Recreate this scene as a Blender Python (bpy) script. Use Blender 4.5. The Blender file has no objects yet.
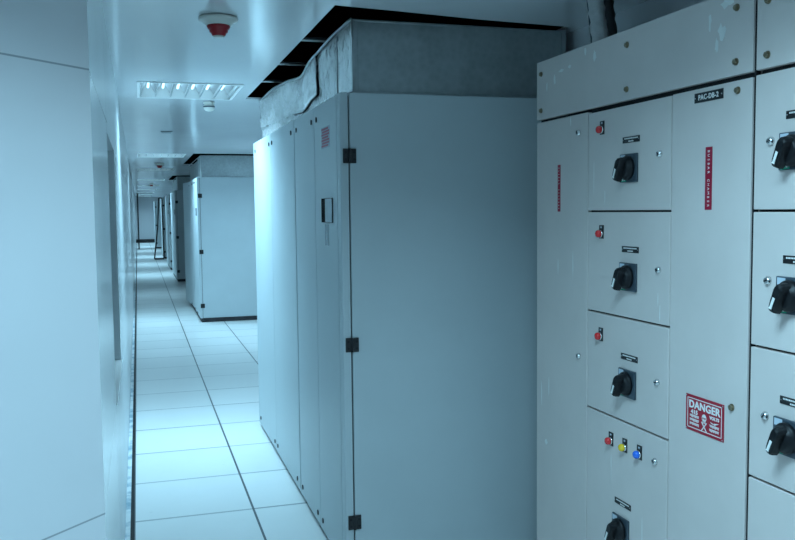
import bpy, bmesh, math, random
from mathutils import Vector, Matrix
random.seed(7)
S = bpy.context.scene
C = S.collection

# ------------------------------------------------------------------ materials
def new_mat(name, rgb, rough=0.5, metal=0.0, spec=0.5, coat=0.0):
    m = bpy.data.materials.new(name); m.use_nodes = True
    b = m.node_tree.nodes['Principled BSDF']
    b.inputs['Base Color'].default_value = (*rgb, 1)
    b.inputs['Roughness'].default_value = rough
    b.inputs['Metallic'].default_value = metal
    b.inputs['Specular IOR Level'].default_value = spec
    if coat: b.inputs['Coat Weight'].default_value = coat; b.inputs['Coat Roughness'].default_value = 0.1
    return m

def N(m, kind, **kw):
    n = m.node_tree.nodes.new(kind)
    for k, v in kw.items(): setattr(n, k, v)
    return n
def L(m, a, b): m.node_tree.links.new(a, b)

def math_node(m, op, a, b=None, c=None):
    n = N(m, 'ShaderNodeMath', operation=op)
    for i, v in enumerate((a, b, c)):
        if v is None: continue
        if isinstance(v, (int, float)): n.inputs[i].default_value = v
        else: L(m, v, n.inputs[i])
    return n.outputs[0]

def mix_col(m, fac, a, b):
    n = N(m, 'ShaderNodeMix', data_type='RGBA')
    if isinstance(fac, (int, float)): n.inputs[0].default_value = fac
    else: L(m, fac, n.inputs[0])
    for i, v in ((6, a), (7, b)):
        if isinstance(v, tuple): n.inputs[i].default_value = (*v, 1)
        else: L(m, v, n.inputs[i])
    return n.outputs[2]

def noise(m, scale, detail=3, rough=0.5, vec=None):
    n = N(m, 'ShaderNodeTexNoise'); n.inputs['Scale'].default_value = scale
    n.inputs['Detail'].default_value = detail; n.inputs['Roughness'].default_value = rough
    if vec is None:
        g = N(m, 'ShaderNodeNewGeometry'); vec = g.outputs['Position']
    L(m, vec, n.inputs['Vector'])
    return n.outputs['Fac']

def ramp(m, fac, p0, p1):
    n = N(m, 'ShaderNodeMapRange'); n.inputs['From Min'].default_value = p0; n.inputs['From Max'].default_value = p1
    L(m, fac, n.inputs['Value']); return n.outputs['Result']

def pos(m):
    g = N(m, 'ShaderNodeNewGeometry'); s = N(m, 'ShaderNodeSeparateXYZ'); L(m, g.outputs['Position'], s.inputs[0])
    return s.outputs[0], s.outputs[1], s.outputs[2], g.outputs['Position']

def bsdf(m): return m.node_tree.nodes['Principled BSDF']

def mottled(name, rgb, rough, var=0.05, scale=3.0, rvar=0.08, **kw):
    m = new_mat(name, rgb, rough, **kw)
    f = noise(m, scale, 4, 0.6)
    lo = tuple(c * (1 - var) for c in rgb); hi = tuple(min(1, c * (1 + var)) for c in rgb)
    L(m, mix_col(m, ramp(m, f, 0.3, 0.7), lo, hi), bsdf(m).inputs['Base Color'])
    r = math_node(m, 'MULTIPLY_ADD', f, rvar * 2, rough - rvar); L(m, r, bsdf(m).inputs['Roughness'])
    return m

def line_mask(m, coord, at, half):      # 1 on a thin line where |coord-at| < half
    d = math_node(m, 'ABSOLUTE', math_node(m, 'SUBTRACT', coord, at))
    return math_node(m, 'LESS_THAN', d, half)

M = {}
M['cabinet'] = mottled('cabinet_paint', (0.52, 0.585, 0.61), 0.42, 0.03, 2.5, 0.06)
M['board'] = mottled('switchboard_grey_paint', (0.66, 0.595, 0.565), 0.45, 0.04, 4.0, 0.06)
M['black'] = new_mat('black_plastic', (0.012, 0.012, 0.014), 0.35)
M['switch'] = new_mat('dark_switch_plastic', (0.007, 0.008, 0.010), 0.42, spec=0.25)
M['plate'] = new_mat('slate_switch_plate', (0.045, 0.065, 0.085), 0.35)
M['gap'] = new_mat('gap_black', (0.01, 0.01, 0.012), 0.8)  # near black, paints shade into open gaps; also joints and hinge screws
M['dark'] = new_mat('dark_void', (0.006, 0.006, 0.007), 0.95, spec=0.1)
M['plinth'] = mottled('dark_plinth', (0.03, 0.03, 0.035), 0.7, 0.4, 12)
M['white'] = new_mat('white_lettering', (0.82, 0.82, 0.80), 0.5)
M['whiteplastic'] = new_mat('white_plastic', (0.80, 0.78, 0.72), 0.35)
M['chrome'] = new_mat('chrome', (0.75, 0.75, 0.75), 0.18, 1.0)
M['bolt'] = new_mat('brassy_bolt', (0.30, 0.25, 0.17), 0.4, 0.9)
M['red'] = new_mat('red_lens', (0.75, 0.02, 0.025), 0.25, coat=0.4)
M['yellow'] = new_mat('yellow_lens', (0.85, 0.55, 0.02), 0.25, coat=0.4)
M['blue'] = new_mat('blue_lens', (0.02, 0.16, 0.75), 0.25, coat=0.4)
M['green'] = new_mat('green_tag', (0.0, 0.32, 0.18), 0.4)
M['tagwhite'] = new_mat('pale_tag', (0.55, 0.62, 0.70), 0.25)
M['redsign'] = new_mat('red_sign_enamel', (0.38, 0.008, 0.03), 0.4)
M['redtape'] = new_mat('red_label_tape', (0.36, 0.006, 0.035), 0.4)
M['redink'] = new_mat('faded_red_print', (0.45, 0.10, 0.15), 0.6)
M['redcap'] = new_mat('red_detector_cap', (0.38, 0.012, 0.02), 0.35)
M['chip'] = new_mat('chipped_white_paint', (0.80, 0.80, 0.78), 0.6)
M['screen'] = new_mat('grey_screen', (0.30, 0.36, 0.40), 0.2)
M['frame'] = new_mat('dark_metal', (0.02, 0.022, 0.026), 0.5, 0.5)
M['lightwhite'] = new_mat('white_enamel', (0.85, 0.85, 0.84), 0.35)
M['louver'] = new_mat('mirror_louver', (0.80, 0.82, 0.84), 0.22, 0.9)
M['trough'] = new_mat('satin_reflector', (0.55, 0.57, 0.58), 0.45, 0.6)
M['farwall'] = mottled('far_wall_paint', (0.40, 0.42, 0.44), 0.55, 0.04, 1.0)

# galvanised sheet: spangled zinc
def galv(name, rgb, rough, bump, scale=10, metal=0.85):
    m = new_mat(name, rgb, rough, metal)
    v = N(m, 'ShaderNodeTexVoronoi'); v.inputs['Scale'].default_value = 38
    g = N(m, 'ShaderNodeNewGeometry'); L(m, g.outputs['Position'], v.inputs['Vector'])
    f = noise(m, scale, 5, 0.6)
    s = math_node(m, 'ADD', math_node(m, 'MULTIPLY', v.outputs['Distance'], 0.35), math_node(m, 'MULTIPLY', f, 0.8))
    L(m, mix_col(m, ramp(m, s, 0.2, 0.9), tuple(c * 0.78 for c in rgb), tuple(min(1, c * 1.15) for c in rgb)), bsdf(m).inputs['Base Color'])
    if bump:
        b = N(m, 'ShaderNodeBump'); b.inputs['Strength'].default_value = bump; b.inputs['Distance'].default_value = 0.01
        L(m, f, b.inputs['Height']); L(m, b.outputs['Normal'], bsdf(m).inputs['Normal'])
    return m
M['galv'] = galv('galvanised_sheet', (0.40, 0.44, 0.45), 0.42, 0.05, 8, 0.75)
M['foil'] = galv('crinkled_foil', (0.86, 0.88, 0.88), 0.24, 1.0, 14, 0.6)
M['lag'] = galv('grey_pipe_wrap', (0.62, 0.62, 0.62), 0.55, 0.6, 26, 0.1)

# emissive tubes
m = bpy.data.materials.new('lit_tube'); m.use_nodes = True
bsdf(m).inputs['Base Color'].default_value = (0.8, 0.9, 1, 1)
bsdf(m).inputs['Emission Color'].default_value = (0.43, 0.79, 1.0, 1); bsdf(m).inputs['Emission Strength'].default_value = 1.4
M['tube'] = m

# glass
m = new_mat('window_glass', (0.75, 0.85, 0.9), 0.03); bsdf(m).inputs['Transmission Weight'].default_value = 1.0; bsdf(m).inputs['IOR'].default_value = 1.45
M['glass'] = m

# floor: raised access tiles, 0.6 m, dark joints along the aisle and fainter joints across
m = new_mat('access_floor_tiles', (0.74, 0.76, 0.76), 0.28)
x, y, z, P = pos(m)
SX, PX, SY, PY = 0.515, 0.575, 4.235, 0.602
def joints(coord, start, period, half):
    t = math_node(m, 'MODULO', math_node(m, 'ADD', math_node(m, 'SUBTRACT', coord, start), period * 40.5), period)
    d = math_node(m, 'ABSOLUTE', math_node(m, 'SUBTRACT', t, period * 0.5))
    return math_node(m, 'LESS_THAN', d, half)
jx = joints(x, SX, PX, 0.0055); jy = joints(y, SY, PY, 0.008)
cell = N(m, 'ShaderNodeCombineXYZ')
L(m, math_node(m, 'FLOOR', math_node(m, 'DIVIDE', math_node(m, 'SUBTRACT', x, SX), PX)), cell.inputs[0])
L(m, math_node(m, 'FLOOR', math_node(m, 'DIVIDE', math_node(m, 'SUBTRACT', y, SY), PY)), cell.inputs[1])
wn = N(m, 'ShaderNodeTexWhiteNoise', noise_dimensions='2D'); L(m, cell.outputs[0], wn.inputs['Vector'])
dirt = ramp(m, noise(m, 4, 5, 0.6), 0.35, 0.75)
tile = mix_col(m, math_node(m, 'MULTIPLY', wn.outputs['Value'], 1.0), (0.76, 0.77, 0.76), (0.81, 0.82, 0.81))
tile = mix_col(m, math_node(m, 'MULTIPLY', dirt, 0.13), tile, (0.60, 0.63, 0.63))
spots = ramp(m, noise(m, 30, 2, 0.5), 0.70, 0.78)
tile = mix_col(m, math_node(m, 'MULTIPLY', spots, 0.16), tile, (0.4, 0.42, 0.42))
ystr = math_node(m, 'MULTIPLY', math_node(m, 'MULTIPLY', jy, 1.0), math_node(m, 'MULTIPLY_ADD', wn.outputs['Value'], 0.5, 0.35))
tile = mix_col(m, ystr, tile, (0.10, 0.13, 0.15))
tile = mix_col(m, math_node(m, 'MULTIPLY', jx, 0.95), tile, (0.02, 0.03, 0.04))
L(m, tile, bsdf(m).inputs['Base Color'])
L(m, math_node(m, 'MULTIPLY_ADD', dirt, 0.0, 0.30), bsdf(m).inputs['Roughness'])
M['floor'] = m

# ceiling: glossy painted metal
m = mottled('glossy_ceiling_panels', (0.80, 0.82, 0.85), 0.18, 0.015, 1.0, 0.03)
bsdf(m).inputs['Coat Weight'].default_value = 0.35; bsdf(m).inputs['Coat Roughness'].default_value = 0.15
M['ceiling'] = m

# left wall: glossy panels with fine horizontal joints
def wall_mat(name, rgb, rough, z0, z1, coat):
    m = new_mat(name, rgb, rough)
    x, y, z, P = pos(m)
    a = line_mask(m, z, z0, 0.0022); b = line_mask(m, z, z1, 0.0022); c = line_mask(m, y, 3.34, 0.004)
    k = math_node(m, 'MULTIPLY', math_node(m, 'MAXIMUM', math_node(m, 'MAXIMUM', a, b), c), math_node(m, 'LESS_THAN', y, 3.42))
    f = ramp(m, noise(m, 2.0, 3, 0.5), 0.3, 0.7)
    col = mix_col(m, f, tuple(c * 0.97 for c in rgb), tuple(c * 1.02 for c in rgb))
    L(m, mix_col(m, math_node(m, 'MULTIPLY', k, 0.65), col, (0.12, 0.15, 0.17)), bsdf(m).inputs['Base Color'])
    bsdf(m).inputs['Coat Weight'].default_value = coat; bsdf(m).inputs['Coat Roughness'].default_value = 0.1
    return m
M['wall'] = wall_mat('glossy_wall_panel', (0.70, 0.74, 0.76), 0.22, 1.840, 0.755, 0.3)
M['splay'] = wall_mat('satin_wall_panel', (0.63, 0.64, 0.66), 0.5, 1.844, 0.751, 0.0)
M['plainwall'] = mottled('plain_wall_paint', (0.78, 0.80, 0.83), 0.5, 0.02, 1.0)

# worn kerb strip
m = new_mat('worn_kerb_paint', (0.7, 0.75, 0.78), 0.4)
f = ramp(m, noise(m, 8, 4, 0.6), 0.40, 0.54)
L(m, mix_col(m, f, (0.26, 0.38, 0.46), (0.70, 0.74, 0.76)), bsdf(m).inputs['Base Color'])
M['kerb'] = m

# ------------------------------------------------------------------ mesh helpers
class MB:
    """collects shapes, each with a material slot, into one mesh"""
    def __init__(self): self.bm = bmesh.new(); self.mats = []
    def slot(self, mat):
        if mat not in self.mats: self.mats.append(mat)
        return self.mats.index(mat)
    def _merge(self, tmp, mat, smooth=False):
        i = self.slot(mat)
        for f in tmp.faces: f.material_index = i; f.smooth = smooth
        me = bpy.data.meshes.new('tmp'); tmp.to_mesh(me); tmp.free(); self.bm.from_mesh(me); bpy.data.meshes.remove(me)
    def box(self, a, b, mat, bev=0.0, seg=2):
        t = bmesh.new(); bmesh.ops.create_cube(t, size=1)
        for v in t.verts:
            v.co = Vector([min(a[i], b[i]) + (v.co[i] + .5) * abs(b[i] - a[i]) for i in range(3)])
        if bev: bmesh.ops.bevel(t, geom=list(t.edges), offset=bev, segments=seg, profile=0.5, affect='EDGES')
        self._merge(t, mat); return self
    def tbox(self, mtx, size, mat, bev=0.0, seg=2):
        t = bmesh.new(); bmesh.ops.create_cube(t, size=1)
        for v in t.verts: v.co = Vector([v.co[i] * size[i] for i in range(3)])
        if bev: bmesh.ops.bevel(t, geom=list(t.edges), offset=bev, segments=seg, profile=0.5, affect='EDGES')
        bmesh.ops.transform(t, matrix=mtx, verts=t.verts); self._merge(t, mat); return self
    def cyl(self, p, axis, r, h, mat, r2=None, seg=24, bev=0.0):
        t = bmesh.new(); bmesh.ops.create_cone(t, cap_ends=True, segments=seg, radius1=r, radius2=r if r2 is None else r2, depth=h)
        if bev: bmesh.ops.bevel(t, geom=[e for e in t.edges if len(e.link_faces) == 2 and any(len(f.verts) > 4 for f in e.link_faces)], offset=bev, segments=2, profile=.5, affect='EDGES')
        q = Vector((0, 0, 1)).rotation_difference(Vector(axis).normalized()).to_matrix().to_4x4()
        mt = Matrix.Translation(Vector(p) + Vector(axis).normalized() * h / 2) @ q
        bmesh.ops.transform(t, matrix=mt, verts=t.verts); self._merge(t, mat); return self
    def lathe(self, p, axis, prof, mat, seg=28):
        t = bmesh.new(); rings = []
        for r, h in prof:
            rings.append([t.verts.new((r * math.cos(2 * math.pi * k / seg), r * math.sin(2 * math.pi * k / seg), h)) for k in range(seg)])
        for a, b in zip(rings, rings[1:]):
            for k in range(seg): t.faces.new((a[k], a[(k + 1) % seg], b[(k + 1) % seg], b[k]))
        t.faces.new(rings[0][::-1]); t.faces.new(rings[-1])
        q = Vector((0, 0, 1)).rotation_difference(Vector(axis).normalized()).to_matrix().to_4x4()
        bmesh.ops.transform(t, matrix=Matrix.Translation(Vector(p)) @ q, verts=t.verts)
        bmesh.ops.recalc_face_normals(t, faces=t.faces); self._merge(t, mat, True); return self
    def tube(self, pts, r, mat, seg=14, wob=0.0):
        t = bmesh.new(); rings = []
        pts = [Vector(p) for p in pts]
        for i, p in enumerate(pts):
            d = (pts[min(i + 1, len(pts) - 1)] - pts[max(i - 1, 0)]).normalized()
            u = d.orthogonal().normalized() if abs(d.z) < .9 else (Vector((1, 0, 0)) - d * d.x).normalized()
            w = d.cross(u)
            rings.append([t.verts.new(p + (u * math.cos(a) + w * math.sin(a)) * r * (1 + random.uniform(-wob, wob))) for a in [2 * math.pi * k / seg for k in range(seg)]])
        for a, b in zip(rings, rings[1:]):
            for k in range(seg): t.faces.new((a[k], a[(k + 1) % seg], b[(k + 1) % seg], b[k]))
        t.faces.new(rings[0][::-1]); t.faces.new(rings[-1]); bmesh.ops.recalc_face_normals(t, faces=t.faces)
        self._merge(t, mat, True); return self
    def poly(self, pts, mat, th=None, n=None):
        """flat polygon, optionally given thickness th along n"""
        t = bmesh.new(); vs = [t.verts.new(p) for p in pts]; f = t.faces.new(vs)
        if th:
            r = bmesh.ops.extrude_face_region(t, geom=[f]); nv = [g for g in r['geom'] if isinstance(g, bmesh.types.BMVert)]
            for v in nv: v.co += Vector(n) * th
            bmesh.ops.recalc_face_normals(t, faces=t.faces)
        self._merge(t, mat); return self
    def text(self, s, mtx, size, mat, space=1.0, sx=1.0, depth=0.0006, bold=0.0):
        c = bpy.data.curves.new('txt', 'FONT'); c.body = s; c.size = size; c.align_x = 'CENTER'; c.align_y = 'CENTER'
        c.space_character = space; c.extrude = depth; c.resolution_u = 3; c.offset = bold
        o = bpy.data.objects.new('txt', c); C.objects.link(o)
        dg = bpy.context.evaluated_depsgraph_get(); dg.update()
        me = bpy.data.meshes.new_from_object(o.evaluated_get(dg)); bpy.data.objects.remove(o); bpy.data.curves.remove(c)
        t = bmesh.new(); t.from_mesh(me); bpy.data.meshes.remove(me)
        for v in t.verts: v.co.x *= sx
        bmesh.ops.transform(t, matrix=mtx, verts=t.verts); self._merge(t, mat); return self
    def build(self, name, parent=None, label=None):
        me = bpy.data.meshes.new(name)
        off = world_loc(parent) if parent else Vector((0, 0, 0))
        for v in self.bm.verts: v.co -= off
        self.bm.to_mesh(me); self.bm.free()
        for k in self.mats: me.materials.append(M[k])
        o = bpy.data.objects.new(name, me); C.objects.link(o)
        if parent: o.parent = parent
        if label: o['label'] = label
        return o

def world_loc(o):
    v = Vector((0, 0, 0))
    while o is not None: v += o.location; o = o.parent
    return v
def thing(name, label, cat, loc, group=None):
    o = bpy.data.objects.new(name, None); o.empty_display_size = 0.1; C.objects.link(o); o.location = loc
    o['label'] = label; o['category'] = cat
    if group: o['group'] = group
    return o
def tag(o, label, cat, group=None):
    o['label'] = label; o['category'] = cat
    if group: o['group'] = group
    return o
def struct(o): o['kind'] = 'structure'; return o

def face_mtx(x, y, z, rot=0.0):      # text lying on a plane that faces -X
    m = Matrix(((0, 0, -1, x), (-1, 0, 0, y), (0, 1, 0, z), (0, 0, 0, 1)))
    return m @ Matrix.Rotation(rot, 4, 'Z')

# ------------------------------------------------------------------ the shell
ZC = 2.27            # ceiling
XW = -0.10           # left wall plane
XR = 1.85            # right wall plane
Y0, Y1 = -3.2, 44.0
XL = -0.85           # wall of the wider bay beside the camera
YS = 2.20            # corner of the splayed wall
XSL, YSL = XL, YS - (XW - XL) * 1.05

b = MB(); b.poly([(XL, Y0, 0), (XR, Y0, 0), (XR, Y1, 0), (XL, Y1, 0)], 'floor', 0.05, (0, 0, -1)); struct(b.build('floor'))

cabs = [(3.309, 5.92), (11.76, 14.32), (18.85, 21.41), (22.80, 25.36), (28.40, 30.96), (36.6, 39.16)]
lights_y = [1.1, 5.64, 12.05, 16.0, 21.2, 25.5, 29.9, 34.4, 38.8, 42.4, 10.1]  # two aisle lights nearest the end wall are added to brighten it
LX0, LX1, LD = 0.033, 0.632, 0.345
LXR = [(.22, .82)] + [(LX0, LX1)] * 9 + [(1.43, 1.81)]
holes = [(*LXR[i], yy - LD, yy + LD) for i, yy in enumerate(lights_y)]
ducts = [(0.735, XR - .06, c0 - .130, c0 + 2.64) for (c0, c1) in cabs[:3]]
HN = (3.185, 3.22, 3.275, 3.315)
holes += ducts
xs = sorted({XL, XR, *[h[0] for h in holes], *[h[1] for h in holes]}); ys = sorted({Y0, Y1, *[h[2] for h in holes], *[h[3] for h in holes]})
b = MB()
for xa, xb in zip(xs, xs[1:]):
    for ya, yb in zip(ys, ys[1:]):
        cx, cy = (xa + xb) / 2, (ya + yb) / 2
        if any(h[0] < cx < h[1] and h[2] < cy < h[3] for h in holes): continue
        b.poly([(xa, ya, ZC), (xa, yb, ZC), (xb, yb, ZC), (xb, ya, ZC)], 'ceiling')
hx0, hx1, hy0, _ = ducts[0]           # the sheet runs askew along the near side of the first opening
b.poly([(hx0, hy0, ZC), (hx0, HN[0], ZC), (1.0, HN[1], ZC), (1.35, HN[2], ZC), (hx1, HN[3], ZC), (hx1, hy0, ZC)], 'ceiling')
bmesh.ops.remove_doubles(b.bm, verts=b.bm.verts, dist=1e-5)
r = bmesh.ops.extrude_face_region(b.bm, geom=list(b.bm.faces))
for v in [g for g in r['geom'] if isinstance(g, bmesh.types.BMVert)]: v.co.z += 0.012
bmesh.ops.recalc_face_normals(b.bm, faces=b.bm.faces)
struct(b.build('ceiling'))
# dark ceiling void over each duct opening
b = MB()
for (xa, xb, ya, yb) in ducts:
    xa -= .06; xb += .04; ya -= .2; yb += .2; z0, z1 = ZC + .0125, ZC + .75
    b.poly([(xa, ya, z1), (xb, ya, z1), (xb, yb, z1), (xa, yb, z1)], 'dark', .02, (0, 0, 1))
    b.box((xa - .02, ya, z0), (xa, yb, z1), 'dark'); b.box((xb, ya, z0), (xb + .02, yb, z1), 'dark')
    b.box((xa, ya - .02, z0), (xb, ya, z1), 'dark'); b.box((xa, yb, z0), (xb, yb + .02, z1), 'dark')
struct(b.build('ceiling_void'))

# left wall with a recessed window opening
WY0, WY1, WZ0, WZ1 = 3.38, 4.40, 0.765, 1.80
b = MB(); T = 0.16
def wbox(ya, yb, za, zb): b.box((XW - T, ya, za), (XW, yb, zb), 'wall')
wbox(YS + .0, WY0, 0, ZC); wbox(WY1, Y1, 0, ZC); wbox(WY0, WY1, 0, WZ0); wbox(WY0, WY1, WZ1, ZC)
bmesh.ops.remove_doubles(b.bm, verts=b.bm.verts, dist=1e-5)
struct(b.build('wall_left'))
b = MB()
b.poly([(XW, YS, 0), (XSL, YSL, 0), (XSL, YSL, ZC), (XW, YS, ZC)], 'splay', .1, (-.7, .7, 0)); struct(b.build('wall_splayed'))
b = MB(); b.box((XL - .1, Y0, 0), (XL, YSL, ZC), 'plainwall'); struct(b.build('wall_bay'))
b = MB(); b.box((XR, Y0, 0), (XR + .1, Y1, ZC), 'plainwall'); struct(b.build('wall_right'))
b = MB(); b.box((XL, Y0 - .1, 0), (XR, Y0, ZC), 'plainwall'); struct(b.build('wall_back'))
b = MB(); b.box((XL, Y1, 0), (XR, Y1 + .1, ZC), 'farwall'); struct(b.build('wall_far'))
b = MB(); b.box((XW, Y1 - .03, 0), (XR, Y1, .17), 'black'); struct(b.build('baseboard_far'))
# window
w = bpy.data.objects.new('window_1', None); C.objects.link(w); w.location = (XW - .07, (WY0 + WY1) / 2, WZ0); struct(w)
b = MB()
for (ya, yb, za, zb) in ((WY0, WY0 + .03, WZ0, WZ1), (WY1 - .03, WY1, WZ0, WZ1), (WY0 + .03, WY1 - .03, WZ0, WZ0 + .03), (WY0 + .03, WY1 - .03, WZ1 - .03, WZ1)):
    b.box((XW - .10, ya, za), (XW - .065, yb, zb), 'cabinet', .003)
struct(b.build('window_frame', w))
b = MB(); b.box((XW - .088, WY0 + .03, WZ0 + .03), (XW - .080, WY1 - .03, WZ1 - .03), 'glass'); struct(b.build('window_glass', w))
b = MB(); b.box((XW - .064, WY0 + .002, WZ0), (XW + .006, WY1 - .002, WZ0 + .008), 'lightwhite', .002); struct(b.build('window_sill', w))
# closed space behind the window
b = MB(); b.box((XW - .65, WY0 - .3, WZ0 - .3), (XW - .6, WY1 + .3, WZ1 + .3), 'plainwall')
b.box((XW - .6, WY0 - .3, WZ0 - .3), (XW - T, WY0 - .25, WZ1 + .3), 'plainwall'); b.box((XW - .6, WY1 + .25, WZ0 - .3), (XW - T, WY1 + .3, WZ1 + .3), 'plainwall')
b.box((XW - .6, WY0 - .3, WZ0 - .35), (XW - T, WY1 + .3, WZ0 - .3), 'plainwall'); b.box((XW - .6, WY0 - .3, WZ1 + .3), (XW - T, WY1 + .3, WZ1 + .35), 'plainwall')
struct(b.build('wall_beyond'))
# kerb along the foot of the left wall, and the dark joint beside it
b = MB(); b.box((XW, YS, 0), (-.077, Y1 - .03, .010), 'kerb', .002); struct(b.build('baseboard_left'))
b = MB(); b.box((-.077, YS, 0), (-.060, Y1 - .03, .003), 'gap'); struct(b.build('trim_1'))
# thin dark frame across the far end of the aisle
b = MB(); b.box((-.06, 36.35, 0), (.72, 36.5, .006), 'frame'); b.box((-.005, 36.40, 0.006), (.05, 36.5, ZC), 'frame'); struct(b.build('trim_2'))

# ------------------------------------------------------------------ lights
WHERE = ['louvred square ceiling light in front of the switchboard, nearest the viewer',
         'large louvred ceiling light beside the small pale detector, opposite the nearest cabinet',
         'louvred ceiling light in front of the second cabinet, next beyond the largest one',
         'narrow bright ceiling light strip just beyond the small far red detector',
         'fourth ceiling light in view down the aisle, a thin bright bar',
         'fifth ceiling light in view down the aisle, a thin bright bar',
         'sixth ceiling light in view down the aisle, a thin bright bar',
         'seventh ceiling light in view down the aisle, a thin bright bar',
         'added eighth ceiling light down the aisle, last but one before the end wall',
         'added last ceiling light, brightening the grey end wall',
         'ceiling light in the bay between first and second cabinets, behind the nearest cabinet']
POWER = [22, 20, 15, 5, 14, 14, 14, 14, 15, 18, 17]
SPREAD = [2.55, 2.3, 2.3, 2.0, 2.0, 2.0, 2.0, 2.0, 2.2, 2.5, 2.6]
for i, yy in enumerate(lights_y):
    xa, xb = LXR[i]
    t = thing('ceiling_light', WHERE[i], 'light', ((xa + xb) / 2, yy, ZC), 'louvred ceiling lights along the aisle')
    ya, yb = yy - LD, yy + LD
    b = MB(); rim = .012                                     # frame lip under the ceiling
    b.box((xa - rim, ya - rim, ZC - .006), (xb + rim, ya + .006, ZC - .0002), 'lightwhite'); b.box((xa - rim, yb - .006, ZC - .006), (xb + rim, yb + rim, ZC - .0002), 'lightwhite')
    b.box((xa - rim, ya + .006, ZC - .006), (xa + .006, yb - .006, ZC - .0002), 'lightwhite'); b.box((xb - .006, ya + .006, ZC - .006), (xb + rim, yb - .006, ZC - .0002), 'lightwhite')
    b.build('frame', t)
    b = MB(); h = .10                                        # tray
    b.box((xa + .002, ya + .002, ZC + h), (xb - .002, yb - .002, ZC + h + .004), 'lightwhite')
    b.box((xa + .002, ya + .002, ZC + .0005), (xa + .005, yb - .002, ZC + h), 'lightwhite'); b.box((xb - .005, ya + .002, ZC + .0005), (xb - .002, yb - .002, ZC + h), 'lightwhite')
    b.box((xa + .005, ya + .002, ZC + .0005), (xb - .005, ya + .005, ZC + h), 'lightwhite'); b.box((xa + .005, yb - .005, ZC + .0005), (xb - .005, yb - .002, ZC + h), 'lightwhite')
    b.build('tray', t)
    n = 6
    for k in range(0, n + 1):                                # reflector blades running along the aisle, pierced by slots
        xk = xa + .012 + (xb - xa - .024) * k / n
        b = MB()
        b.box((xk - .0015, ya + .006, ZC + .024), (xk + .0015, yb - .006, ZC + .048), 'lightwhite')
        b.box((xk - .005, ya + .006, ZC + .002), (xk + .005, yb - .006, ZC + .006), 'louver')
        m_ = 14 if i < 3 else 4
        for j in range(m_):
            y0 = ya + .008 + (yb - ya - .016) * j / m_
            b.box((xk - .0025, y0, ZC + .006), (xk + .0025, y0 + (yb - ya) / m_ * .55, ZC + .024), 'lightwhite')
        b.build('blade', t)
    for k in range(n):                                       # mirror troughs between the blades
        x0, x1 = xa + .016 + (xb - xa - .024) * k / n, xa + .008 + (xb - xa - .024) * (k + 1) / n; xm = (x0 + x1) / 2
        b = MB()
        b.poly([(x0, ya + .008, ZC + .026), (xm - .012, ya + .008, ZC + .085), (xm - .012, ya + .008, ZC + .087), (x0, ya + .008, ZC + .028)], 'trough', yb - ya - .016, (0, 1, 0))
        b.poly([(x1, ya + .008, ZC + .026), (xm + .012, ya + .008, ZC + .085), (xm + .012, ya + .008, ZC + .087), (x1, ya + .008, ZC + .028)], 'trough', yb - ya - .016, (0, 1, 0))
        b.build('reflector', t)
    for k in range(n):
        xk = xa + .012 + (xb - xa - .024) * (k + .5) / n
        b = MB(); b.cyl((xk, ya + .03, ZC + .062), (0, 1, 0), .008, yb - ya - .06, 'tube', seg=12); b.build('tube', t)
    ld = bpy.data.lights.new('ceiling_lamp', 'AREA'); ld.shape = 'RECTANGLE'; ld.size = xb - xa - .02; ld.size_y = yb - ya - .02
    ld.energy = POWER[i]; ld.color = (0.415, 0.77, 0.98); ld.spread = SPREAD[i]
    lo = bpy.data.objects.new('ceiling_lamp', ld); C.objects.link(lo); lo.parent = t; lo.location = (0, 0, -.008)

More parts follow.
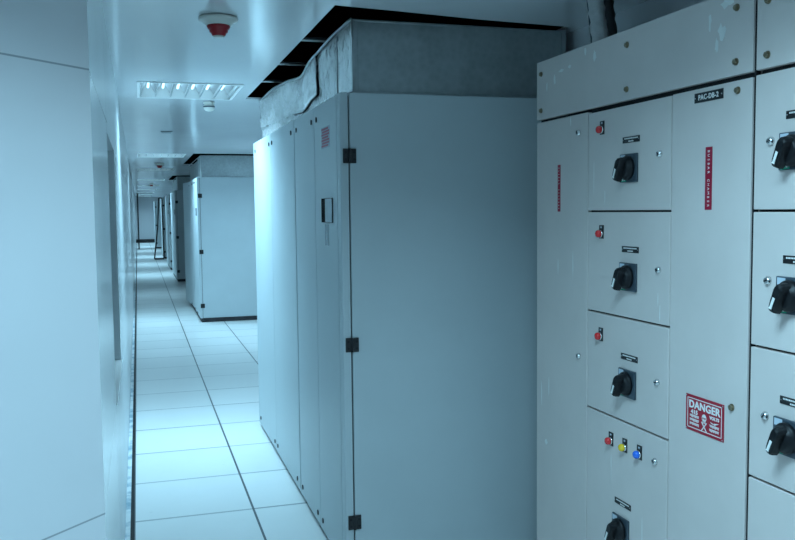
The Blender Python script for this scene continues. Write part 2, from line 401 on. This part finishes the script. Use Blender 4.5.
# ------------------------------------------------------------------ cooling cabinets
XF, HC, DEPTH = 0.776, 1.965, 1.0
CABLAB = ['largest pale metal cabinet nearest the viewer, beside the grey switchboard',
          'second pale cabinet down the aisle, lit end door above a dark plinth',
          'third cabinet down the aisle, its end door in deep shade',
          'fourth cabinet down the aisle, narrow bright side just behind the shaded one',
          'fifth cabinet down the aisle, beside the dark slanted metal frame',
          'farthest white cabinet, a thin bright strip before the end wall']
for ci, (ya, yb) in enumerate(cabs):
    xf = XF if ci < 5 else 0.70
    t = thing('cooling_cabinet', CABLAB[ci], 'cabinet', (xf + DEPTH / 2, (ya + yb) / 2, 0), 'pale cabinets along the aisle')
    pz = .022 if ci == 0 else .055
    b = MB(); b.box((xf + .018, ya + .006, 0), (xf + DEPTH - .02, yb - .02, pz), 'plinth'); b.build('plinth', t)
    b = MB(); b.box((xf + .020, ya + .022, pz), (xf + DEPTH, yb, HC - .004), 'cabinet', .003)
    b.box((xf + .016, ya + .03, pz + .002), (xf + .0199, yb - .01, HC - .01), 'gap')
    b.box((xf + .035, ya + .0175, pz + .002), (xf + DEPTH - .02, ya + .0219, HC - .01), 'gap'); b.build('body', t)
    # corner post
    b = MB(); b.box((xf, ya, pz), (xf + .034, ya + .06, HC), 'cabinet', .004); b.build('corner_post', t)
    # end door with hinges
    d = MB().box((xf + .039, ya, pz + .004), (xf + DEPTH - .004, ya + .017, HC), 'cabinet', .003).build('end_door', t)
    for hz in (1.715, .958, .225):
        b = MB(); x0 = xf + .0365
        b.box((x0 - .027, ya - .009, hz - .029), (x0 + .027, ya - .0003, hz + .029), 'black', .002)
        b.cyl((x0, ya - .009, hz - .029), (0, 0, 1), .006, .058, 'black', seg=12)
        for s in (-1, 1):
            for q in (-1, 1): b.cyl((x0 + s * .017, ya - .009, hz + q * .014), (0, -1, 0), .005, .0015, 'gap', seg=10)
        b.build('hinge', t)
    # side panels
    L0 = yb - ya
    cuts = [ya + .063, ya + .511, ya + 1.024, ya + 1.826, yb]
    for k in range(4):
        a, c = cuts[k] + (.003 if k in (0, 1) else .010 if k == 2 else .002), cuts[k + 1] - (.002 if k == 0 else .010 if k == 1 else .002)
        if ci == 1 and k == 3:      # this one stands slightly open, hinged on its far edge... free edge toward the end of the aisle
            mt = Matrix.Translation((xf + .008, a, 0)) @ Matrix.Rotation(math.radians(4.2), 4, 'Z')
            p = MB().tbox(mt @ Matrix.Translation((0, (c - a) / 2, (pz + HC) / 2)), (.016, c - a, HC - pz - .006), 'cabinet', .003).build('side_panel', t, 'side panel standing slightly open')
            continue
        p = MB().box((xf, a, pz + .004), (xf + .016, c, HC - .002), 'cabinet', .003).build('side_panel', t)
        ends = {0: (c - .055,), 1: (a + .055, c - .06), 2: (a + .075, c - .055), 3: (a + .055, c - .10)}[k]
        if ci < 2:
            for yy in ends:
                for zz in (1.903, .070 + pz * .2):
                    if k == 0 and zz > 1: pass
                    b = MB(); b.cyl((xf - .0002, yy, zz), (-1, 0, 0), .0125, .004, 'black', seg=16, bev=.001); b.box((xf - .0058, yy - .001, zz - .008), (xf - .0042, yy + .001, zz + .008), 'plate'); b.build('fastener', p)
        if k == 0:
            # controller window, strip label and printed notice on the near panel
            b = MB()
            b.box((xf - .004, ya + .147, 1.448), (xf - .0004, ya + .364, 1.552), 'dark', .0015)
            b.box((xf - .0055, ya + .149, 1.450), (xf - .0041, ya + .278, 1.549), 'screen')
            b.build('controller', p)
            if ci == 0:
                b = MB(); b.box((xf - .0016, ya + .236, 1.350), (xf - .0004, ya + .305, 1.440), 'screen')
                for q in range(5): b.box((xf - .0024, ya + .25, 1.360 + q * .016), (xf - .0017, ya + .29, 1.366 + q * .016), 'plate')
                b.build('strip_label', p)
                b = MB(); b.box((xf - .0014, ya + .182, 1.766), (xf - .0004, ya + .352, 1.855), 'tagwhite')
                for q in range(7):
                    zq = 1.771 + q * .0118
                    b.box((xf - .0022, ya + .190 + .02 * (q % 3 == 0), zq), (xf - .0015, ya + .345 - .012 * (q % 2), zq + .0085), 'redink')
                b.build('notice', p, 'faded red printed notice')
    if ci == 0:                      # chips and scratches on the corner
        b = MB(); b.box((xf + .0345, ya - .0008, .705), (xf + .038, ya + .0, .735), 'gap')
        b.build('scratch', t) if False else b.bm.free()

# ------------------------------------------------------------------ galvanised ducts on the cabinets
def interp(tab, y):
    if y <= tab[0][0]: return tab[0][1]
    for (a, va), (c, vc) in zip(tab, tab[1:]):
        if y <= c: return va + (vc - va) * (y - a) / (c - a)
    return tab[-1][1]
def sheet(b, xs_, y_lo, y_hi, zlo, zhi, mat, ny, nz, amp, th=.0015, seed=0):
    """wavy sheet facing -X; zlo, zhi are functions of y, amp how strongly it is dented"""
    rnd = random.Random(seed); g = bmesh.new(); grid = []
    for i in range(ny + 1):
        yy = y_lo + (y_hi - y_lo) * i / ny; row = []
        for j in range(nz + 1):
            f = j / nz; zz = zlo(yy) + (zhi(yy) - zlo(yy)) * f
            edge = min(1, 4 * min(f, 1 - f) + .25)
            dx = amp * (math.sin(yy * 7.3 + zz * 11) + .7 * math.sin(yy * 15.1 - zz * 23) + rnd.uniform(-.8, .8)) * edge
            row.append(g.verts.new((xs_(yy, zz) + dx, yy, zz)))
        grid.append(row)
    for i in range(ny):
        for j in range(nz): g.faces.new((grid[i][j], grid[i][j + 1], grid[i + 1][j + 1], grid[i + 1][j]))
    r = bmesh.ops.extrude_face_region(g, geom=list(g.faces))
    for v in [q for q in r['geom'] if isinstance(q, bmesh.types.BMVert)]: v.co.x += th
    bmesh.ops.recalc_face_normals(g, faces=g.faces); b._merge(g, mat, True)
DLAB = ['dented galvanised duct on top of the nearest cabinet, its foil side buckled', 'plain galvanised duct on top of the second cabinet', 'small shaded duct on top of the third cabinet']
for di in range(3):
    ya, yb = cabs[di]; ya += .036; yb += .03
    x0, x1 = XF + .064, 1.785; zb = HC + .001; zt = 2.263
    dy = ya - 3.345
    t = thing('galvanised_duct', DLAB[di], 'duct', ((x0 + x1) / 2, (ya + yb) / 2, zb), 'galvanised ducts above the cabinets')
    b = MB(); b.box((x0 + .002, ya, zb), (x1, ya + .003, zt - .004), 'galv')
    b.box((x0 + .002, ya - .010, zb), (x1, ya, zb + .010), 'galv', .002); b.box((x0 + .002, ya - .007, zt - .012), (x1, ya + .004, zt - .004), 'galv', .002)
    b.box((x1 - .02, ya - .006, zb + .010), (x1, ya - .0002, zt - .012), 'galv', .002); b.box((x0 + .004, ya - .006, zb + .010), (x0 + .022, ya - .0002, zt - .012), 'galv', .002)
    b.build('end_sheet', t)
    b = MB(); b.box((x1 - .003, ya + .003, zb), (x1, yb, zt - .02), 'galv'); b.box((x0 + .03, yb - .003, zb), (x1 - .003, yb, zt - .02), 'galv')
    b.build('rear_sheet', t)
    top = [(3.33, zt), (3.70, zt + .001), (3.98, 2.250), (4.20, 2.230), (4.28, 2.208), (4.37, 2.192), (4.5, 2.200), (4.77, 2.226), (5.2, 2.252), (5.46, 2.260), (5.98, 2.262)]
    if di: top = [(0, zt - .006), (9, zt - .006)]
    tz = lambda y: interp(top, y - dy)
    lip = lambda y: tz(y) - .020
    flap = [(4.035, 2.052), (4.15, 2.045), (4.30, 2.014), (4.39, 2.006), (4.6, 2.022), (4.93, 2.034), (5.65, 2.062), (5.9, 2.065)]
    fz = lambda y: interp(flap, y - dy)
    am = .0045 if di == 0 else .0008
    b = MB(); sheet(b, lambda y, z: x0, ya, ya + .262, lambda y: zb, tz, 'galv' if di else 'foil', 12, 10, am * .4, seed=1); b.build('side_sheet', t)
    b = MB(); sheet(b, lambda y, z: x0 + .003, ya + .265, ya + .70, lambda y: zb, tz, 'galv' if di else 'foil', 20, 12, am * .8, seed=2); b.build('side_sheet', t)
    b = MB(); sheet(b, lambda y, z: x0 + .004 + .0 * y, ya + .70, yb, lambda y: zb, lambda y: tz(y) - .03, 'galv' if di else 'foil', 60, 14, am, seed=3); b.build('side_sheet', t)
    if di == 0:
        b = MB(); sheet(b, lambda y, z: x0 - .006 - .010 * math.sin((y - 4.03) * 1.6), 4.035 + dy, yb, fz, tz, 'foil', 60, 10, am * 1.2, .003, 4); b.build('overlapping_sheet', t)
        b = MB(); sheet(b, lambda y, z: x0 - .0045, 4.031 + dy, 4.034 + dy, lambda y: 2.05, lambda y: 2.19, 'gap', 1, 2, 0, .01, 5)
        sheet(b, lambda y, z: x0 - .0035 - .010 * math.sin((y - 4.03) * 1.6), 4.035 + dy, 4.62 + dy, lambda y: fz(y) - .003, lambda y: fz(y), 'gap', 20, 1, 0, .008, 6); b.build('sheet_seam', t)
    # rolled lip along the top of the aisle side
    b = MB(); n = 50
    pts = [(x0 - (.004 if yq - dy < 4.03 else .008) - (.010 * math.sin(max(0, (yq - dy) - 4.03) * 1.6) if di == 0 else 0), yq, tz(yq) - .004) for yq in [ya + (yb - ya) * k / n for k in range(n + 1)]]
    b.tube(pts, .006, 'galv', 8); b.build('rolled_lip', t)
    b = MB(); b.box((x0 - .003, ya + .262, zb + .002), (x0 + .0015, ya + .266, zt - .02), 'plate'); b.build('sheet_joint', t)

# hanger bars crossing the opening above the first duct
for k, yy in enumerate((3.945, 4.61, 5.25)):
    b = MB(); b.box((.685, yy - .018, ZC + .014), (1.82, yy + .018, ZC + .03), 'louver', .002); o = b.build('ceiling_bar')
    tag(o, ['metal bar across the dark ceiling gap, nearest the viewer', 'middle metal bar across the dark ceiling gap', 'metal bar across the dark ceiling gap, nearest the ceiling light'][k], 'bar', 'bars in the dark ceiling gap')

# ------------------------------------------------------------------ detectors and small ceiling fittings
for k, (x, y, lab) in enumerate(((.331, 3.49, 'large ceiling detector with a dark red cap and pale round base'),
                                 (.357, 14.0, 'small red ceiling detector between the second and third ceiling lights'),
                                 (.385, 23.9, 'tiny red ceiling detector far down the aisle'))):
    t = thing('fire_detector', lab, 'detector', (x, y, ZC), 'red capped ceiling detectors')
    b = MB(); b.lathe((x, y, ZC), (0, 0, -1), [(.060, .0005), (.076, .004), (.078, .011), (.072, .017), (.058, .021), (.052, .033), (.048, .034)], 'whiteplastic'); b.build('base', t)
    b = MB(); b.lathe((x, y, ZC - .034), (0, 0, -1), [(.044, 0), (.046, .004), (.042, .014), (.037, .016), (.036, .026), (.030, .029), (.027, .038), (.022, .041)], 'redcap')
    b.build('cap', t)
    b = MB(); b.lathe((x, y, ZC - .075), (0, 0, -1), [(.022, .0), (.020, .004), (.010, .006)], 'whiteplastic'); b.build('tip', t)
t = thing('smoke_detector', 'small pale ball shaped detector just beyond the large ceiling light', 'detector', (.505, 6.165, ZC))
b = MB(); b.lathe((.505, 6.165, ZC), (0, 0, -1), [(.030, .0005), (.040, .004), (.041, .012), (.034, .016)], 'whiteplastic'); b.build('base', t)
b = MB(); b.lathe((.505, 6.165, ZC - .016), (0, 0, -1), [(.028, 0), (.036, .008), (.039, .022), (.036, .036), (.026, .046), (.012, .050)], 'whiteplastic'); b.build('head', t)
b = MB(); b.lathe((.505, 6.165, ZC - .030), (0, 0, -1), [(.0385, 0), (.0400, .002), (.0405, .007), (.0395, .010)], 'plate'); b.build('vent_band', t)
b = MB(); b.box((.235, 8.45, ZC - .006), (.345, 8.62, ZC - .0003), 'plate', .002); b.box((.245, 8.46, ZC - .0075), (.335, 8.61, ZC - .0062), 'screen')
tag(b.build('ceiling_plate'), 'thin dark plate on the glossy ceiling between first and second lights', 'plate')

# ------------------------------------------------------------------ dark slanted frame by the fifth cabinet
t = thing('metal_frame', 'dark slanted metal frame standing by the cabinets far down the aisle', 'frame', (.68, 28.2, 0))
b = MB(); b.tube([(.478, 28.0, .03), (.60, 28.1, 1.0), (.665, 28.2, 1.95)], .022, 'frame', 8); b.build('rail', t)
b = MB(); b.tube([(.768, 28.0, .03), (.762, 28.1, 1.0), (.757, 28.2, 1.95)], .022, 'frame', 8); b.build('rail', t)
b = MB(); b.tube([(.478, 28.0, .026), (.768, 28.0, .026)], .026, 'frame', 8); b.build('foot_bar', t)
b = MB(); b.tube([(.665, 28.2, 1.95), (.757, 28.2, 1.95)], .022, 'frame', 8); b.build('top_bar', t)

# ------------------------------------------------------------------ switchboard
XP = 1.452
def bolt(b_parent, y, z):
    b = MB(); b.cyl((XP - .0002, y, z), (-1, 0, 0), .0095, .002, 'bolt', seg=16); b.cyl((XP - .002, y, z), (-1, 0, 0), .0075, .006, 'bolt', seg=6, bev=.0008); b.build('bolt', b_parent)
def lock(p, y, z, flip=0):
    b = MB(); b.lathe((XP - .0002, y, z), (-1, 0, 0), [(.0105, 0), (.0105, .003), (.0085, .006), (.0075, .009), (.004, .0092)], 'chrome', 18)
    b.tbox(face_mtx(XP - .0098, y, z, .6 + flip), (.003, .012, .002), 'black'); b.build('lock', p)
def nameplate(p, y, z, w=.094, h=.019, rows=2):
    b = MB(); b.box((XP - .0016, y - w / 2, z - h / 2), (XP - .0002, y + w / 2, z + h / 2), 'black', .0005)
    rnd = random.Random(int((y + z) * 1e4))
    for r_ in range(rows):
        zc = z + (h * .20 if r_ == 0 else -h * .24); yy = y + w * (.38 if r_ == 0 else .14); lim = y - w * (.38 if r_ == 0 else .14)
        while yy > lim:
            k = rnd.uniform(.0022, .0042); b.box((XP - .0021, yy - k, zc - h * .10), (XP - .00165, yy, zc + h * .10), 'white'); yy -= k + .0014
    for s in (-1, 1): b.cyl((XP - .0016, y + s * (w / 2 - .004), z), (-1, 0, 0), .0018, .0008, 'chrome', seg=8)
    b.build('nameplate', p)
def lamp(p, y, z, col):
    b = MB(); b.box((XP - .0025, y - .013, z - .020), (XP - .0002, y + .013, z + .024), 'black', .0006)
    b.box((XP - .0031, y - .004, z + .014), (XP - .0026, y + .004, z + .020), 'tagwhite')
    b.lathe((XP - .0025, y, z - .004), (-1, 0, 0), [(.0125, 0), (.0125, .005)], 'chrome', 20)
    b.lathe((XP - .0075, y, z - .004), (-1, 0, 0), [(.0115, 0), (.0122, .004), (.0118, .009), (.0095, .0125), (.005, .0145)], col, 20)
    b.build('indicator_lamp', p, {'red': 'red indicator lamp', 'yellow': 'yellow indicator lamp', 'blue': 'blue indicator lamp'}[col])
def rotary(p, y, z, s=.093):
    b = MB(); b.box((XP - .008, y - s / 2, z - s * .47), (XP - .0002, y + s / 2, z + s * .47), 'plate', .002)
    b.box((XP - .0088, y + s * .16, z + s * .26), (XP - .0081, y + s * .44, z + s * .44), 'tagwhite')
    b.box((XP - .0088, y + s * .10, z - s * .45), (XP - .0081, y + s * .40, z - s * .30), 'green')
    for q in (0, 1): b.box((XP - .0093, y + s * (.17 + .1 * q), z - s * .41), (XP - .00885, y + s * (.22 + .1 * q), z - s * .35), 'white')
    b.build('switch_plate', p)
    b = MB(); xb = XP - .008
    b.lathe((xb, y, z), (-1, 0, 0), [(.037, 0), (.037, .008), (.034, .012), (.031, .013), (.029, .020), (.026, .022)], 'switch', 32)
    # grip bar: a waisted, crowned handle whose pointer end carries a white stripe
    mt = face_mtx(xb - .020, y, z, math.radians(-24))
    half = [(.0, .034), (.008, .032), (.0125, .026), (.0135, .016), (.0125, .0), (.0120, -.018), (.0105, -.034), (.0075, -.043), (.0, -.044)]
    prof = half + [(-px, py) for px, py in half[-2:0:-1]]
    g = bmesh.new(); f = g.faces.new([g.verts.new((px, py, -.003)) for px, py in prof])
    for hgt, sc in ((.013, .97), (.009, .93), (.004, .84)):
        r_ = bmesh.ops.extrude_face_region(g, geom=[f]); vs = [q for q in r_['geom'] if isinstance(q, bmesh.types.BMVert)]; f = [q for q in r_['geom'] if isinstance(q, bmesh.types.BMFace)][0]
        for v in vs: v.co.z += hgt; v.co.x *= sc; v.co.y *= sc
    bmesh.ops.recalc_face_normals(g, faces=g.faces)
    bmesh.ops.transform(g, matrix=mt, verts=g.verts); b._merge(g, 'switch')
    b.tbox(mt @ Matrix.Translation((0, -.0160, .0233)), (.0075, .026, .0014), 'white')
    b.tbox(mt @ Matrix.Translation((0, -.0325, .0205)) @ Matrix.Rotation(math.radians(-42), 4, 'X'), (.0085, .0040, .009), 'white')
    b.build('switch_handle', p)
def tape(p, y, z0, z1, s, w=.026):
    b = MB(); b.box((XP - .0012, y - w / 2, z0), (XP - .0002, y + w / 2, z1), 'redtape', .0003)
    n = len(s); pitch = (z1 - z0 - .012) / n
    for k, ch in enumerate(s):
        if ch == ' ': continue
        b.text(ch, face_mtx(XP - .0014, y, z1 - .006 - pitch * (k + .5), -math.pi / 2), w * .40, 'white', depth=.0004)
    b.build('label_tape', p)
def chips(b, spots):
    for (y, z, w, h, sd) in spots:
        rnd = random.Random(sd); n = 14
        b.poly([(XP - .0004, y + math.cos(2 * math.pi * k / n) * w * rnd.uniform(.45, 1.1), z + math.sin(2 * math.pi * k / n) * h * rnd.uniform(.45, 1.1)) for k in range(n)], 'chip', .0003, (1, 0, 0))
DT = .020
def door(t, name, ya, yb, za, zb, label=None):      # ya > yb : left to right in the front view
    b = MB(); b.box((XP, yb + .0025, za + .003), (XP + DT, ya - .0025, zb - .003), 'board', .0022)
    return b, (lambda: b.build(name, t, label))
def carcass(t, ya, yb):
    b = MB(); b.box((XP + DT + .002, yb + .0008, .0), (XR - .012, ya - .0005, 2.043), 'board', .002)
    b.box((XP + DT - .004, yb + .006, .09), (XP + DT + .0018, ya - .006, 2.036), 'gap')
    b.build('carcass', t)
    b = MB(); b.box((XP + .006, yb - .0015, .09), (XP + DT + .001, yb + .0022, 2.04), 'gap'); b.build('gap_dark_strip', t)  # near-black strip stands in for the shade of the gap beside the bay
    b = MB(); b.box((XP + .012, yb + .002, 0), (XP + DT + .001, ya - .002, .088), 'plinth'); b.build('plinth', t)

YA, YB = 2.944, 1.762
t = thing('switchboard', 'grey switchboard bay with the black PAC-DB-2 plate and red danger sign', 'switchboard', ((XP + XR) / 2, (YA + YB) / 2, 0), 'switchboard bays')
carcass(t, YA, YB)
b, mk = door(t, 'bus_chamber_cover', YA + .002, YB, 1.826, 2.046)
chips(b, [(1.882, 1.945, .020, .028, 1), (1.862, 2.018, .026, .020, 2), (1.902, 1.915, .008, .024, 3), (1.93, 1.985, .007, .03, 13), (2.52, 1.998, .014, .020, 4), (2.58, 2.02, .008, .018, 5), (2.75, 1.985, .022, .006, 6), (2.80, 1.96, .010, .026, 7), (2.86, 1.945, .009, .020, 8), (2.69, 1.99, .014, .007, 9)])
p = mk()
for yy in (2.905, 2.325, 1.825):
    for zz in (1.996, 1.862): bolt(p, yy, zz)
b, mk = door(t, 'cable_door', YA, 2.560, .09, 1.822)
chips(b, [(2.68, 1.80, .004, .02, 20), (2.90, .80, .004, .06, 21), (2.84, .84, .003, .05, 22), (2.86, .62, .012, .014, 23), (2.77, 1.29, .003, .03, 24), (2.66, 1.3, .003, .05, 25)])
p = mk(); lock(p, 2.620, 1.755); lock(p, 2.612, .987); tape(p, 2.763, 1.487, 1.654, 'BUSBAR CHAMBER', .020)
ZB = [1.816, 1.488, 1.154, .823, .325, .09]
for k in range(5):
    b, mk = door(t, 'compartment_door', 2.560, 2.093, ZB[k + 1], ZB[k], ['compartment door with red lamp, topmost', 'compartment door with red lamp, second down', 'compartment door with red lamp, third down', 'compartment door with red, yellow and blue lamps', 'blank lowest compartment door'][k])
    if k == 1: chips(b, [(2.14, 1.19, .003, .028, 30), (2.15, 1.23, .002, .02, 31)])
    if k == 0: chips(b, [(2.45, 1.53, .002, .03, 32), (2.52, 1.6, .0015, .06, 33)])
    if k == 3: chips(b, [(2.40, .66, .002, .06, 34), (2.22, .50, .002, .05, 35)])
    p = mk()
    if k < 3:
        zc = (1.756, 1.4185, 1.081)[k]; lamp(p, 2.468, zc, 'red'); nameplate(p, 2.298, zc - .049); rotary(p, 2.304, (1.620, 1.284, .950)[k]); lock(p, 2.146, (1.653, 1.316, .984)[k], k * .5)
    if k == 3:
        for yy, c in ((2.400, 'red'), (2.318, 'yellow'), (2.236, 'blue')): lamp(p, yy, .747, c)
        nameplate(p, 2.328, .557); rotary(p, 2.335, .470); lock(p, 2.153, .744, .3)
b, mk = door(t, 'cable_chamber_cover', 2.093, YB, .09, 1.818)
p = mk(); bolt(p, 1.816, 1.790); bolt(p, 1.818, .982); tape(p, 1.9255, 1.491, 1.657, 'BUSBAR CHAMBER', .028)
# black engraved plate
b = MB(); b.box((XP - .0018, 1.871, 1.7775), (XP - .0002, 1.989, 1.8035), 'black', .0005)
b.text('PAC-DB-2', face_mtx(XP - .0022, 1.930, 1.790), .019, 'white', 1.12, .92, bold=.0004)
for s in (-1, 1): b.cyl((XP - .0018, 1.930 + s * .0545, 1.790), (-1, 0, 0), .0022, .001, 'chrome', seg=10)
b.build('engraved_plate', p)
# danger sign
b = MB(); yc, zc, W, H = 1.9275, .9315, .161, .100
b.box((XP - .0018, yc - W / 2, zc - H / 2), (XP - .0002, yc + W / 2, zc + H / 2), 'redsign', .0005)
xe = XP - .0022
def bar(ya, yb, za, zb, mat='white'): b.box((xe, ya, za), (XP - .0017, yb, zb), mat)
e, wd = .008, .0022
bar(yc - W / 2 + e, yc + W / 2 - e, zc + H / 2 - e - wd, zc + H / 2 - e); bar(yc - W / 2 + e, yc + W / 2 - e, zc - H / 2 + e, zc - H / 2 + e + wd)
bar(yc - W / 2 + e, yc - W / 2 + e + wd, zc - H / 2 + e, zc + H / 2 - e); bar(yc + W / 2 - e - wd, yc + W / 2 - e, zc - H / 2 + e, zc + H / 2 - e)
b.text('DANGER', face_mtx(xe, yc, zc + .0235), .0290, 'white', 1.06, 1.08, bold=.0009)
b.text('415', face_mtx(xe, yc + .042, zc + .0035), .0165, 'white', 1.05, 1.15, bold=.0005)
b.text('VOLTS', face_mtx(xe, yc - .043, zc + .0035), .0125, 'white', 1.05, 1.0, bold=.0004)
rnd = random.Random(11)
for side, rows in ((1, (-.0085, -.0195, -.0305)), (-1, (-.0195, -.0305))):
    for zr in rows:          # lines of small unreadable script: a head bar with hanging strokes
        y0 = yc + side * .042; bar(y0 - .020, y0 + .020, zc + zr + .0030, zc + zr + .0042)
        yy = y0 - .019
        while yy < y0 + .018:
            k = rnd.uniform(.0014, .0026); bar(yy, yy + k, zc + zr - rnd.uniform(.001, .004), zc + zr + .0031); yy += k + .0013
# lightning stroke under VOLTS
b.poly([(xe, yc - .026, zc - .0075), (xe, yc - .044, zc - .0110), (xe, yc - .042, zc - .0085), (xe, yc - .062, zc - .0060), (xe, yc - .046, zc - .0125), (xe, yc - .048, zc - .0140), (xe, yc - .030, zc - .0110)], 'white', .0004, (1, 0, 0))
# skull over crossed bones
n = 20
b.poly([(xe, yc + math.cos(2 * math.pi * k / n) * .0095, zc - .0035 + math.sin(2 * math.pi * k / n) * .0105) for k in range(n)], 'white', .0004, (1, 0, 0))
bar(yc - .006, yc + .006, zc - .0185, zc - .0115)
for s in (-1, 1):
    b.poly([(xe - .0003, yc + s * .0042 + math.cos(2 * math.pi * k / 10) * .0026, zc - .0045 + math.sin(2 * math.pi * k / 10) * .0030) for k in range(10)], 'redsign', .0004, (1, 0, 0))
    b.tbox(face_mtx(xe + .0002, yc, zc - .0275, s * .85), (.032, .0030, .0006), 'white')
for q in (-1, 0, 1): b.box((xe - .0003, yc + q * .0035 - .0004, zc - .0185), (xe, yc + q * .0035 + .0004, zc - .0125), 'redsign')
for sy in (-1, 1):
    for sz in (-1, 1): b.cyl((XP - .0018, yc + sy * (W / 2 - .004), zc + sz * (H / 2 - .004)), (-1, 0, 0), .0022, .001, 'chrome', seg=10)
b.build('danger_sign', p, 'red enamel danger sign with white lettering')

# next bay, cut by the edge of the photograph
YA2, YB2 = 1.755, 1.300
t = thing('switchboard', 'grey switchboard bay cut off at the edge, nearest the viewer, three switches showing', 'switchboard', ((XP + XR) / 2, (YA2 + YB2) / 2, 0), 'switchboard bays')
carcass(t, YA2, YB2)
b, mk = door(t, 'bus_chamber_cover', YA2, YB2, 1.826, 2.046); p = mk()
for yy in (1.713, 1.345):
    for zz in (1.988, 1.860): bolt(p, yy, zz)
for k in range(5):
    b, mk = door(t, 'compartment_door', YA2, YB2, ZB[k + 1], ZB[k] if k else 1.820); p = mk()
    if k < 3: rotary(p, 1.615, (1.626, 1.290, .954)[k]); nameplate(p, 1.600, (1.710, 1.374, 1.040)[k]); lock(p, 1.694, (1.654, 1.320, .989)[k], 1 + k * .4)

# ------------------------------------------------------------------ lagged pipe and cable rising behind the switchboard
t = thing('lagged_pipe', 'crinkled grey wrapped pipe rising from the top of the switchboard', 'pipe', (1.60, 2.74, 2.046))
b = MB(); b.tube([(1.600 + .002 * math.sin(k * 2), 2.726 + .0034 * k, 2.0465 + (ZC - 2.0475) * k / 14) for k in range(15)], .036, 'lag', 18, .06); b.build('wrapping', t)
b = MB(); b.tube([(1.566, 2.728 + .0034 * k, 2.0475 + (ZC - 2.0485) * k / 14) for k in range(15)], .004, 'plate', 8); b.build('wrap_seam', t)
b = MB(); b.tube([(1.612, 2.664 + .0034 * k, 2.0465 + (ZC - 2.0475) * k / 14) for k in range(15)], .016, 'frame', 10, .18)
tag(b.build('cable'), 'dark ragged cable rising beside the wrapped pipe above the switchboard', 'cable')

# ------------------------------------------------------------------ world, camera, colour
w = bpy.data.worlds.new('World'); S.world = w; w.use_nodes = True
w.node_tree.nodes['Background'].inputs[0].default_value = (0.42, 0.80, 1.0, 1); w.node_tree.nodes['Background'].inputs[1].default_value = 0.05

f, yaw, pitch, roll, camh = 850.034469839908, 0.29562626059535296, -0.07082129050497898, -0.010625478212393598, 1.5
fw = Vector((math.sin(yaw) * math.cos(pitch), math.cos(yaw) * math.cos(pitch), math.sin(pitch)))
rt = Vector((math.cos(yaw), -math.sin(yaw), 0)); up = rt.cross(fw)
r2 = rt * math.cos(roll) + up * math.sin(roll); u2 = up * math.cos(roll) - rt * math.sin(roll)
cd = bpy.data.cameras.new('camera'); cam = bpy.data.objects.new('camera', cd); C.objects.link(cam)
cam.matrix_world = Matrix(((r2.x, u2.x, -fw.x, 0), (r2.y, u2.y, -fw.y, 0), (r2.z, u2.z, -fw.z, camh), (0, 0, 0, 1)))
cd.sensor_fit = 'HORIZONTAL'; cd.sensor_width = 36; cd.lens = f / 795 * 36; cd.clip_start = 0.02; cd.clip_end = 200
S.camera = cam
S.view_settings.view_transform = 'Standard'; S.view_settings.look = 'None'; S.view_settings.gamma = 1; S.view_settings.exposure = 0.75
S.view_settings.use_curve_mapping = False
